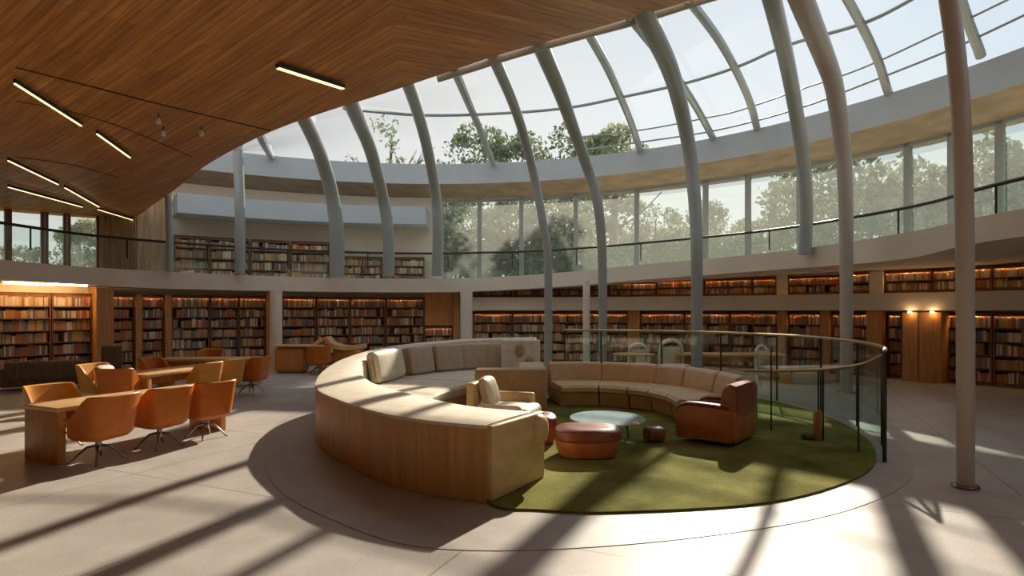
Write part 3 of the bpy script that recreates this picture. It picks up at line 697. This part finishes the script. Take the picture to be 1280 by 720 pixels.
# ------------------------------------------------------------------ tan curved sofa (far right)
Bk = [(.78,13.45),(1.5,13.55),(2.3,13.4),(3.1,12.95),(3.72,12.25),(4.08,11.3),(4.12,10.35)]
bc = cr([(x,y,0) for x,y in Bk], 8); BN = len(bc)
sofaH = thing('curved_sofa', 'curved tan leather sectional sofa on the far side of the rug', 'sofa', (2.6,12.6,0)); ho = Vector(sofaH.location)
bn = []
for i in range(BN):
    t = (bc[min(i+1,BN-1)]-bc[max(i-1,0)]).normalized(); bn.append(Vector((t.y,-t.x,0)))
def seg_loft(a, b, prof, name, mt, parent, gap=.05):
    rings = []; n = 10
    for k in range(n+1):
        t = lerp(a, b, k/n); i = min(int(t), BN-2); f = t-i; p = bc[i].lerp(bc[i+1], f); nn = bn[i].lerp(bn[i+1], f).normalized()
        sh = 1.0
        ring = [p+nn*u+Vector((0,0,z))-ho for u, z in prof]
        if k in (0, n):
            c = sum(ring, Vector())/len(ring); ring = [c.lerp(q, .80) for q in ring]
            rings.append(ring) if k == n else rings.insert(0, ring)
            if k == 0:
                tt = a+.35; i = min(int(tt), BN-2); f = tt-i; p = bc[i].lerp(bc[i+1], f); nn = bn[i].lerp(bn[i+1], f).normalized(); rings.append([p+nn*u+Vector((0,0,z))-ho for u, z in prof])
            else:
                tt = b-.35; i = min(int(tt), BN-2); f = tt-i; p = bc[i].lerp(bc[i+1], f); nn = bn[i].lerp(bn[i+1], f).normalized(); rings.insert(-1, [p+nn*u+Vector((0,0,z))-ho for u, z in prof])
        else: rings.append(ring)
    return MB().loft(rings).build(name, mt, parent)
def pxidx(px, off=0):
    return min(range(0, BN*10-10), key=lambda k: abs(640+F*(bc[k//10].lerp(bc[min(k//10+1,BN-1)],(k%10)/10)+bn[k//10]*off).x/(bc[k//10].lerp(bc[min(k//10+1,BN-1)],(k%10)/10)+bn[k//10]*off).y-px))/10
backprof = [(0,.06),(.20,.06),(.34,.44),(.25,.78),(.21,.83),(.14,.855),(.05,.84),(0,.78)]
seatprof = [(.22,.31),(1.19,.30),(1.25,.33),(1.26,.41),(1.20,.46),(.7,.475),(.26,.46),(.22,.42)]
baseprof = [(.15,.03),(1.12,.03),(1.17,.29),(.15,.29)]
bs = [0, pxidx(753), pxidx(827), pxidx(866), BN-9.0, BN-1.01]
for a, b in zip(bs, bs[1:]): seg_loft(a, b, backprof, 'backrest', M_TAN, sofaH)
ss = [0, pxidx(757), pxidx(817), pxidx(865), BN-9.0, BN-1.01]
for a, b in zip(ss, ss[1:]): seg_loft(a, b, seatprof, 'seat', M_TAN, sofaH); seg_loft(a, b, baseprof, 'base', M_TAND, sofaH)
MB().rbox(Vector((.42,12.85,.44))-ho,(.56,1.3,.80),.05,rz=.0).build('end_block', M_TAN, sofaH)
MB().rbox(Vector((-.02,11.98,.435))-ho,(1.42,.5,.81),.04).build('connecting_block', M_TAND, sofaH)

# ------------------------------------------------------------------ club armchair
def club_chair(loc, rz, lab, body, cush, inner_m=None, w_=1.0, dp=.86, sc=1.0):
    r = thing('armchair', lab, 'armchair', loc, rz)      # faces local +y
    MB().rbox((0,-.02,.2),(w_-.2,dp-.06,.24),.05).build('base', body, r)
    MB().rbox((0,.06,.37),(w_-.34,dp-.2,.17),.06,seg=4,cuts=2,puff=.02).build('seat_cushion', cush, r)
    for s_ in (-1,1):
        a = MB(); prof = [(-.43,.06),(.40,.06),(.43,.12),(.44,.30),(.43,.44),(.37,.52),(.28,.555),(.1,.56),(-.1,.555),(-.43,.53)]
        rings = [[(s_*(w_/2-.09)+dx, y*dp/.86*(1-abs(dx)*.12), .06+(z-.06)*(1 if abs(dx) < .07 else .97)) for y, z in prof] for dx in (-.09,-.06,.06,.09)]
        ar = a.loft(rings).build('arm', body, r)
        c = MB(); tp = [(s_*(w_/2-.09),y*dp/.86,z) for y, z in [(.43,.36),(.425,.45),(.37,.535),(.28,.57),(.1,.575),(-.1,.57),(-.36,.56)]]
        c.tube(tp, .085, 10, flat=.35).build('arm_pad', cush, ar)
    b = MB(); prof = [(-.46,.06),(-.26,.06),(-.20,.45),(-.26,.82),(-.30,.88),(-.38,.905),(-.46,.88),(-.49,.80)]
    rings = []
    for x, k in ((-.5,.9),(-.46,.985),(-.3,1),(0,1.01),(.3,1),(.46,.985),(.5,.9)):
        rings.append([(x*(w_-.06), -.33+(y+.33)*k, .06+(z-.06)*(.5+.5*k if k < 1 else k)) for y, z in prof])
    b.loft(rings).build('backrest', cush, r)
    MB().rbox((0,-.425*dp/.86,.30),(w_,.10,.46),.04).build('back_panel', body, r)
    return r
club_chair((3.14,9.2,.03), math.atan2(.64,-.77)-PI/2, 'dark brown leather club armchair on the right of the rug', M_BRO, M_BRL)
r = thing('armchair', 'tan panelled armchair with cream seat inside the curve of the big sofa', 'armchair', (-.1,9.45,.03), -PI/2-.3)
MB().rbox((0,0,.15),(.86,.9,.28),.04).build('base', M_TAND, r)
MB().rbox((0,.06,.38),(.8,.86,.2),.08,seg=4,cuts=3,puff=.02).build('seat_cushion', M_CREAM, r)
for x_ in (-.215,.215): MB().rbox((x_,-.44,.44),(.42,.13,.82),.03).build('back_panel', M_OAKD if False else M_END, r)
MB().rbox((-.45,-.04,.33),(.12,.8,.6),.05).build('arm', M_END, r)
MB().rbox((.45,.04,.30),(.14,.7,.5),.06).build('arm', M_CREAM, r)
pl = thing('pillow', 'cream square pillow leaning in the tan armchair', 'pillow', (-.36,9.5,.5), -PI/2-.3)
MB().rbox((0,0,.22),(.5,.15,.42),.07,seg=4,cuts=3,puff=.04,tilt=.3).build('pillow_body', M_CREAM, pl)
# ottomans
def ottoman(x, y, w_, d_, h_, lab, rz=0):
    r = thing('ottoman', lab, 'ottoman', (x,y,.03), rz)
    MB().lathe((0,0,0),[(.78,.0),(.88,.02),(.95,.08),(1.0,h_*.5),(.99,h_*.58)],40,sx=w_/2,sy=d_/2,sup=3).build('base', M_BRO, r)
    ct = MB().lathe((0,0,0),[(.97,h_*.57),(1.02,h_*.62),(1.03,h_*.78),(.99,h_*.9),(.88,h_*.975),(.6,h_*1.0),(.2,h_*1.01),(.02,h_*1.01)],40,sx=w_/2,sy=d_/2,sup=3).build('cushion_top', M_BRL, r)
    MB().lathe((0,0,0),[(1.0,h_*.565),(1.015,h_*.58),(1.0,h_*.6)],40,sx=w_/2,sy=d_/2,sup=3).build('piping', M_BRL, ct)
    return r
ottoman(1.03,8.15,.88,.66,.40,'dark brown leather ottoman in front of the glass coffee table')
ottoman(.33,9.0,.68,.62,.42,'round russet pouf tucked beside the end of the big sofa')
# coffee table
t = thing('coffee_table', 'low round glass coffee table in the middle of the rug', 'coffee table', (1.44,9.05,.03))
MB().lathe((0,0,.33),[(.02,0),(.555,0),(.565,.008),(.56,.02),(.02,.02)],48,sy=1.1).build('glass_top', M_TGLASS, t)
for k in range(3):
    a = 2*PI*k/3+.4; MB().tube([(.38*math.cos(a),.38*math.sin(a),0),(.34*math.cos(a),.34*math.sin(a),.33)], .014, 8).build('leg', M_CHROME, t)
mb = MB().rbox((0,0,.11),(.30,.26,.22),.07,seg=3); o = mb.build('wooden_block', M_SHELF); o.location = (2.14,9.0,.03); o.rotation_euler = (0,0,.3); tag(o, 'small dark wood block stool right of the coffee table', 'stool')
mb = MB().rbox((0,0,.5),(.10,.10,1.0),.02,seg=2); o = mb.build('wooden_bollard', M_PIER); o.scale = (1,1,.44); x, y = G(1022,9.1); o.location = (x,y,.03); tag(o, 'short wooden stump post on the rug by the glass screen', 'post')
mb = MB().lathe((0,0,0),[(.06,0),(.09,.02),(.08,.07),(.03,.10)],12,sx=1.2); o = mb.build('stone', M_TRUNK); x, y = G(1010,9.15); o.location = (x,y,.03); tag(o, 'small dark stone beside the wooden stump post', 'stone')

# ------------------------------------------------------------------ glass screen round the rug
gs = thing('glass_screen', 'tall curved glass screen with brass rail round the rug edge', 'glass screen', (5,10.5,0)); go = Vector(gs.location)
scr = cr([(4.9,7.86,0),(5.45,8.8,0),(5.95,10.3,0),(6.1,11.8,0),(5.85,13.2,0),(5.1,14.6,0),(3.9,15.6,0),(2.4,16.1,0),(1.45,16.4,0)], 8)
def wall_of(pts, z0f, z1f, th, off):
    rings = []
    for i, p in enumerate(pts):
        tt = (pts[min(i+1,len(pts)-1)]-pts[max(i-1,0)]).normalized(); n = Vector((tt.y,-tt.x,0))*th/2
        rings.append([p+n+Vector((0,0,z0f(i)))-off, p-n+Vector((0,0,z0f(i)))-off, p-n+Vector((0,0,z1f(i)))-off, p+n+Vector((0,0,z1f(i)))-off])
    return rings
MB().loft(wall_of(scr, lambda i: .02, lambda i: 1.45, .015, go)).build('glass_panel', M_RGLASS, gs)
MB().tube([p+Vector((0,0,1.46))-go for p in scr], .028, 8).build('top_rail', M_BRASS, gs)
for k in list(range(0, len(scr), 8)):
    p = scr[k]-go; MB().tube([(p.x,p.y,0),(p.x,p.y,1.45)], .02 if k else .026, 8).build('post', M_DARK, gs)
lo = cr([(4.9,7.86,1.42),(4.86,8.35,1.24),(4.67,9.1,1.1),(4.28,9.85,1.0),(3.95,10.3,.97)], 8)
gr = thing('glass_balustrade', 'lower glass balustrade with a sloping brass handrail inside the screen', 'balustrade', (4.6,9,0)); g2 = Vector(gr.location)
base = [Vector((p.x,p.y,0)) for p in lo]
MB().loft(wall_of(base, lambda i: .03, lambda i: lo[i].z-.02, .012, g2)).build('glass_panel', M_RGLASS, gr)
MB().tube([p-g2 for p in lo], .024, 8).build('handrail', M_BRASS, gr)
for px, d, zz in ((1073,8.35,1.24),(1023,9.1,1.1),(1029,9.1,1.1),(964,9.8,1.4)):
    x, y = G(px, d); MB().tube([(x-g2.x,y-g2.y,.03),(x-g2.x,y-g2.y,zz)], .013, 8).build('post', M_DARK, gr)

# ------------------------------------------------------------------ tables and tub chairs at left
def table(name, cx, cy, L, wdt, rz, lab, h_=.74, mt=M_OAK):
    r = thing(name, lab, 'table', (cx,cy,0), rz)
    MB().rbox((0,0,h_-.03),(wdt,L,.06),.008,seg=2).build('tabletop', mt, r)
    for s_ in (-1,1): MB().rbox((0,s_*(L/2-.06),(h_-.06)/2),(wdt-.02,.10,h_-.06),.008,seg=2).build('end_panel', M_OAKD, r)
    MB().rbox((-.0,0,h_-.16),(.04,L-.2,.2),.005,seg=1).build('modesty_rail', M_OAKD, r)
    return r
u = Vector((.43,.903)); v = Vector((.903,-.43)); Pn = Vector((-5.86,7.70))
c1 = Pn+u*1.27-v*.40; table('study_table', c1.x, c1.y, 2.54, .80, math.atan2(u.y,u.x)-PI/2, 'long oak reading table nearest the camera at left')
u2 = Vector((.25,.968)); c2 = Vector((-7.25,12.9)); table('study_table', c2.x, c2.y, 2.3, .85, math.atan2(u2.y,u2.x)-PI/2, 'second long oak reading table behind the nearest one')
table('study_table', -8.0, 15.9, 2.4, .8, -PI/2+.1, 'farthest oak reading table before the left bookcases')
def tub_chair(mt, lab, group='leather tub chairs at the reading tables'):
    r = thing('tub_chair', lab, 'chair', (0,0,0), 0, group)    # faces +y, back at -y
    n = 29; outer_t, rings = None, []
    for k in range(n):
        t = k/(n-1)*2-1; a = t*math.radians(112); aa = a-PI/2
        ca, sa = math.cos(aa), math.sin(aa); q = (abs(ca)**4.2+abs(sa)**4.2)**(-1/4.2)
        f = min(1, max(0, (abs(t)-.52)/.4)); f = f*f*(3-2*f); top = lerp(.91,.62,f)
        ring = []
        def pt(rad, z, lean): return (ca*q*rad, sa*q*rad-lean, z)
        th = .035
        ring.append(pt(.25,.33,0)); ring.append(pt(.30,.38,.0)); ring.append(pt(.318,.60,.02)); ring.append(pt(.34,top-.015,.05*(1-f)))
        ring.append(pt(.33,top,.05*(1-f))); ring.append(pt(.30,top-.015,.05*(1-f))); ring.append(pt(.275,.60,.02)); ring.append(pt(.24,.42,0)); ring.append(pt(.20,.36,0))
        rings.append(ring)
    MB().loft(rings).build('shell', mt, r)
    MB().lathe((0,.03,0),[(.70,.30),(.9,.33),(1.0,.38),(1.02,.42),(.98,.455),(.8,.47),(.02,.475)],28,sx=.245,sy=.255,sup=3.2).build('seat', mt, r)
    MB().lathe((0,0,0),[(.035,.16),(.035,.28),(.10,.30),(.10,.315)],14).build('pedestal', M_CHROME, r)
    for k in range(4):
        a = PI/4+k*PI/2; c_, s_ = math.cos(a), math.sin(a)
        MB().tube([(c_*.02,s_*.02,.22),(c_*.12,s_*.12,.20),(c_*.22,s_*.22,.10),(c_*.28,s_*.28,.02),(c_*.31,s_*.31,.015)], [.018,.017,.014,.012,.012], 8).build('leg', M_CHROME, r)
    return r
pc = tub_chair(M_ORL, ''); pc2 = tub_chair(M_ORL2, '')
face_l = math.atan2(-v.y,-v.x)-PI/2; face_r = math.atan2(v.y,v.x)-PI/2
def onside(t, o=.25): p = Pn+u*t+v*o; return (p.x,p.y)
chairs = [(onside(.35,.27), face_l+.18, 0, 1.08,'cognac tub chair at the near table, closest to the camera'),
 (onside(1.22,.22), face_l+.05, 0, 1.02,'cognac tub chair in the middle of the near table side'),
 (onside(1.98,.22), face_l-.05, 0, 1.0,'cognac tub chair at the far right end of the near table'),
 ((-6.62,8.72), face_r, 1, 1.0,'caramel tub chair across the near table, only its back showing'),
 ((-7.55,11.55), .1, 0, 1.0,'dark cognac tub chair at the near end of the second table'),
 ((-8.35,12.2), -PI/2-.2, 1, 1.05,'caramel tub chair holding a cream pillow left of the second table'),
 ((-6.62,12.75), face_l+.1, 1, .95,'caramel tub chair half under the right side of second table'),
 ((-6.55,13.6), face_l-.1, 1, 1.05,'caramel tub chair at the right corner of the second table'),
 ((-6.25,14.35), face_l+.25, 0, 1.05,'cognac tub chair farthest right, standing clear on the floor'),
 ((-8.2,13.9), face_r+.3, 0, 1.0,'cognac tub chair on the left of the second table far end'),
 ((-8.5,16.75), PI, 0, 1.0,'cognac tub chair behind the farthest reading table')]
first = {0: True, 1: True}
for (p, rz, kind, sc, lab) in chairs:
    src = pc if kind == 0 else pc2
    o = src if first[kind] else copy_tree(src); first[kind] = False
    o.location = (p[0],p[1],0); o.rotation_euler = (0,0,rz); o.scale = (sc,sc,1); o['label'] = lab
pl = thing('pillow', 'cream pillow resting in the caramel chair by the second table', 'pillow', (-8.3,12.2,.48), -PI/2-.2)
MB().rbox((0,0,.2),(.42,.14,.36),.06,seg=4,cuts=2,puff=.04,tilt=.3).build('pillow_body', M_CREAM, pl)
# shaded lounge sofa far left
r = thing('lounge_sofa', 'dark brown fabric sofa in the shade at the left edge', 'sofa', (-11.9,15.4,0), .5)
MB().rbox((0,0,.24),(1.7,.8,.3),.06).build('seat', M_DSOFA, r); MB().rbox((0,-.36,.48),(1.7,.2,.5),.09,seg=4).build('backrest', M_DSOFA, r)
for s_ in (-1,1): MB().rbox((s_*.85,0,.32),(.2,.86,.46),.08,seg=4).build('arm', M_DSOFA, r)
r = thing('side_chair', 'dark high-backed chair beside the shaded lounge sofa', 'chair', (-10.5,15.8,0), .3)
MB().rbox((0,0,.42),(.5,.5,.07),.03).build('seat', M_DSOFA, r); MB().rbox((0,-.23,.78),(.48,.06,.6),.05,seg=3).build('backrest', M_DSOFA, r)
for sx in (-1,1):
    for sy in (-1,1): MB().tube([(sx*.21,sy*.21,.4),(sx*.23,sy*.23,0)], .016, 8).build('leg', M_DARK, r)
# reception desk
r = thing('reception_desk', 'amber wooden reception desk with rounded corner by the bookcases', 'desk', (-7.1,19.3,0))
MB().rbox((0,0,.42),(.95,.7,.84),.16,seg=5).build('body', M_OAKD, r); MB().rbox((.25,0,.865),(1.6,.8,.05),.02,seg=2).build('worktop', M_OAK, r)
MB().rbox((.95,.1,.42),(.1,.6,.84),.02).build('side_leg', M_OAKD, r)
r = thing('curved_counter', 'curved wooden counter sweeping right of the reception desk', 'counter', (-5.9,19.6,0))
q = cr([(-.5,-.1,.9),(-.2,.1,1.1),(.1,-.05,.9),(.5,.1,.8),(1.0,.3,.85)], 6)
MB().loft([[p+Vector((0,-.3,-.1)),p+Vector((0,.3,-.1)),p+Vector((0,.3,.04)),p+Vector((0,-.3,.04))] for p in q]).build('worktop', M_OAK, r)
MB().rbox((.5,.1,.36),(.9,.4,.72),.08).build('body', M_OAKD, r)
o = copy_tree(pc); o.location = (-6.05,18.7,0); o.rotation_euler = (0,0,.4); o['label'] = 'tub chair standing between the reception desk and curved counter'; o['group'] = ''
del o['group']

# ------------------------------------------------------------------ furniture beyond the screen
r = thing('round_table', 'small round pale wooden table behind the tan sofa', 'table', (3.55,17.4,0))
MB().lathe((0,0,0),[(.3,0),(.3,.03),(.05,.05),(.05,.7),(.6,.71),(.62,.74),(.02,.75)],32).build('table_body', M_OAK, r)
def arch_chair(x, y, rz, lab, sc=1.0):
    r = thing('lounge_chair', lab, 'chair', (x,y,0), rz)
    q = cr([(-.35,0,.0),(-.36,.05,.6),(-.3,.05,1.0),(0,.05,1.15),(.3,.05,1.0),(.36,.05,.6),(.35,0,0)], 6)
    MB().tube(q, .05, 10).build('frame', M_WHITE, r)
    MB().rbox((0,-.25,.42),(.66,.6,.12),.05).build('seat', M_CREAM, r); MB().rbox((0,.05,.7),(.56,.08,.5),.05).build('backrest', M_CREAM, r)
    for s_ in (-1,1): MB().tube([(s_*.3,-.5,0),(s_*.3,-.5,.4)], .02, 8).build('leg', M_CHROME, r)
    r.scale = (sc,)*3
    return r
arch_chair(4.6,17.2,.2,'white arched lounge chair seen above the tan sofa')
arch_chair(3.9,18.4,.1,'cream arched chair next to the small round table',.85)
arch_chair(7.3,17.4,.6,'cream arched chair beyond the glass screen on the right',.85)
table('long_table', 6.3, 17.6, 3.2, .8, PI/2, 'long pale table beyond the glass screen')
r = thing('bench', 'low pale bench beyond the right part of the glass screen', 'bench', (8.4,16.6,0), .2)
MB().rbox((0,0,.42),(2.2,.5,.08),.03).build('seat', M_WHITE, r)
for s_ in (-1,1): MB().rbox((s_*.9,0,.19),(.08,.44,.38),.01).build('leg', M_OAKD, r)

# ------------------------------------------------------------------ trees outside
def make_tree(idx, h_, cr_, nleaf, col, sparse=False):
    random.seed(idx*13+5)
    r = thing('tree', '', 'tree', (0,0,-.3), 0, 'trees outside the windows')
    mb = MB(); mb.tube(cr([(0,0,0),(.1,.05,h_*.35),(-.1,.1,h_*.7),(0,0,h_*.93)], 4), [lerp(.28,.04,i/12) for i in range(13)], 8)
    ends = []
    for k in range(16):
        z = h_*random.uniform(.2,.8); a = random.uniform(0,2*PI); L = cr_*random.uniform(.5,.95)*(1.15-z/h_*.6)
        e_ = Vector((math.cos(a)*L, math.sin(a)*L, z+random.uniform(.3,1.6))); ends.append(e_)
        mb.tube(cr([(0,0,z-.4),(e_.x*.5,e_.y*.5,z+.1),tuple(e_)], 3), [.07,.06,.055,.045,.04,.03,.02], 5)
        if sparse:
            for _ in range(5):
                d = Vector((random.uniform(-1,1),random.uniform(-1,1),random.uniform(0,1)))*.8; mb.tube([e_*.8+Vector((0,0,z*.2)), e_+d], [.025,.01], 4)
    mb.build('trunk', M_TRUNK, r)
    cl = []
    for k in range(55 if not sparse else 20):
        z = h_*random.uniform(.22,1.0); q = z/h_; rad = cr_*max(.12, math.sin(PI*min(1, (q-.12)/.95))**.7); a = random.uniform(0,2*PI); rr = rad*math.sqrt(random.random())
        cl.append((Vector((math.cos(a)*rr, math.sin(a)*rr, z)), random.uniform(.5,1.0)*cr_*.26))
    mb = MB()
    for _ in range(nleaf):
        c, rr = random.choice(cl); d = Vector((random.gauss(0,1),random.gauss(0,1),random.gauss(0,1))).normalized()*rr*random.uniform(.5,1.05); d.z *= .8
        p = c+d; s_ = random.uniform(.07,.17); a = Vector((random.gauss(0,1),random.gauss(0,1),random.gauss(0,1))).normalized(); b = a.cross(Vector((random.gauss(0,1),random.gauss(0,1),random.gauss(0,1)))).normalized()
        mb.add([p-a*s_, p+b*s_*.55, p+a*s_, p-b*s_*.55], [(0,1,2,3)])
    mb.build('foliage', col, r, smooth=False)
    return r
TP = [make_tree(1, 12.0, 4.2, 9000, M_LEAF[1]), make_tree(2, 11.0, 3.6, 8000, M_LEAF[0]), make_tree(3, 9.5, 3.2, 6500, M_LEAF[2]), make_tree(4, 11.5, 2.6, 500, M_LEAF[2], True)]
spots = [(490,34,3,1.12,'bare thin tree rising left of the leafy crowns'),(556,38,1,1.0,'dark green tree left of centre beyond the roof beam'),(625,35,0,1.06,'tall full green tree in the middle beyond the roof beam'),(700,42,1,1.3,'deep green tree right behind the central rib'),(765,38,2,1.42,'pale green tree right of centre beyond the roof beam'),
 (820,33,1,.72,'lower dark tree behind the right part of the upper windows'),(880,36,0,.72,'rounded green tree outside the right upper windows'),(950,32,2,.75,'pale tree outside, left of the widening beige column'),(1020,30,1,.75,'dark tree outside, behind the widening beige column'),(1090,28,0,.7,'green tree outside between the two beige columns'),(1160,26,2,.8,'pale airy tree outside, left of the nearest column'),(1235,25,1,.8,'dark tree outside at the right edge'),
 (1320,24,2,.8,'pale tree outside just past the right edge'),(30,34,2,.62,'pale leafy tree outside the far left window'),(98,36,0,.6,'green tree outside the left window nearest the curtains'),(-40,27,3,.8,'thin sparse tree outside left edge windows'),(120,36,2,.8,'pale tree farther out behind the left windows')]
done = set()
random.seed(3)
for px, d, k, sc, lab in spots:
    o = TP[k] if k not in done else copy_tree(TP[k]); done.add(k)
    x, y = G(px, d); o.location = (x,y,-.3); o.rotation_euler = (0,0,random.uniform(0,6)); o.scale = (sc,sc,sc); o['label'] = lab
# hedge line outside
mb = MB()
for i in range(72000):
    a = random.uniform(math.radians(-5), math.radians(185)); R = 27+random.uniform(-2,2); p = pol(CG, R, a); hmax = (3.4 if a > 2.2 else (9.0 if a < 1.0 else 6.8))+1.1*math.sin(a*9)+.8*math.sin(a*23)+.4*math.sin(a*61)
    z = -.3+hmax*random.random()**.8; s_ = random.uniform(.12,.26)
    A = Vector((random.gauss(0,1),random.gauss(0,1),random.gauss(0,1))).normalized(); B = A.cross(Vector((random.gauss(0,1),random.gauss(0,1),random.gauss(0,1)))).normalized()
    c = Vector((p.x,p.y,z)); mb.add([c-A*s_, c+B*s_*.6, c+A*s_, c-B*s_*.6], [(0,1,2,3)])
tag(mb.build('hedge', M_LEAF[1], smooth=False), 'dense green hedge surrounding the building outside', 'hedge', kind='stuff')
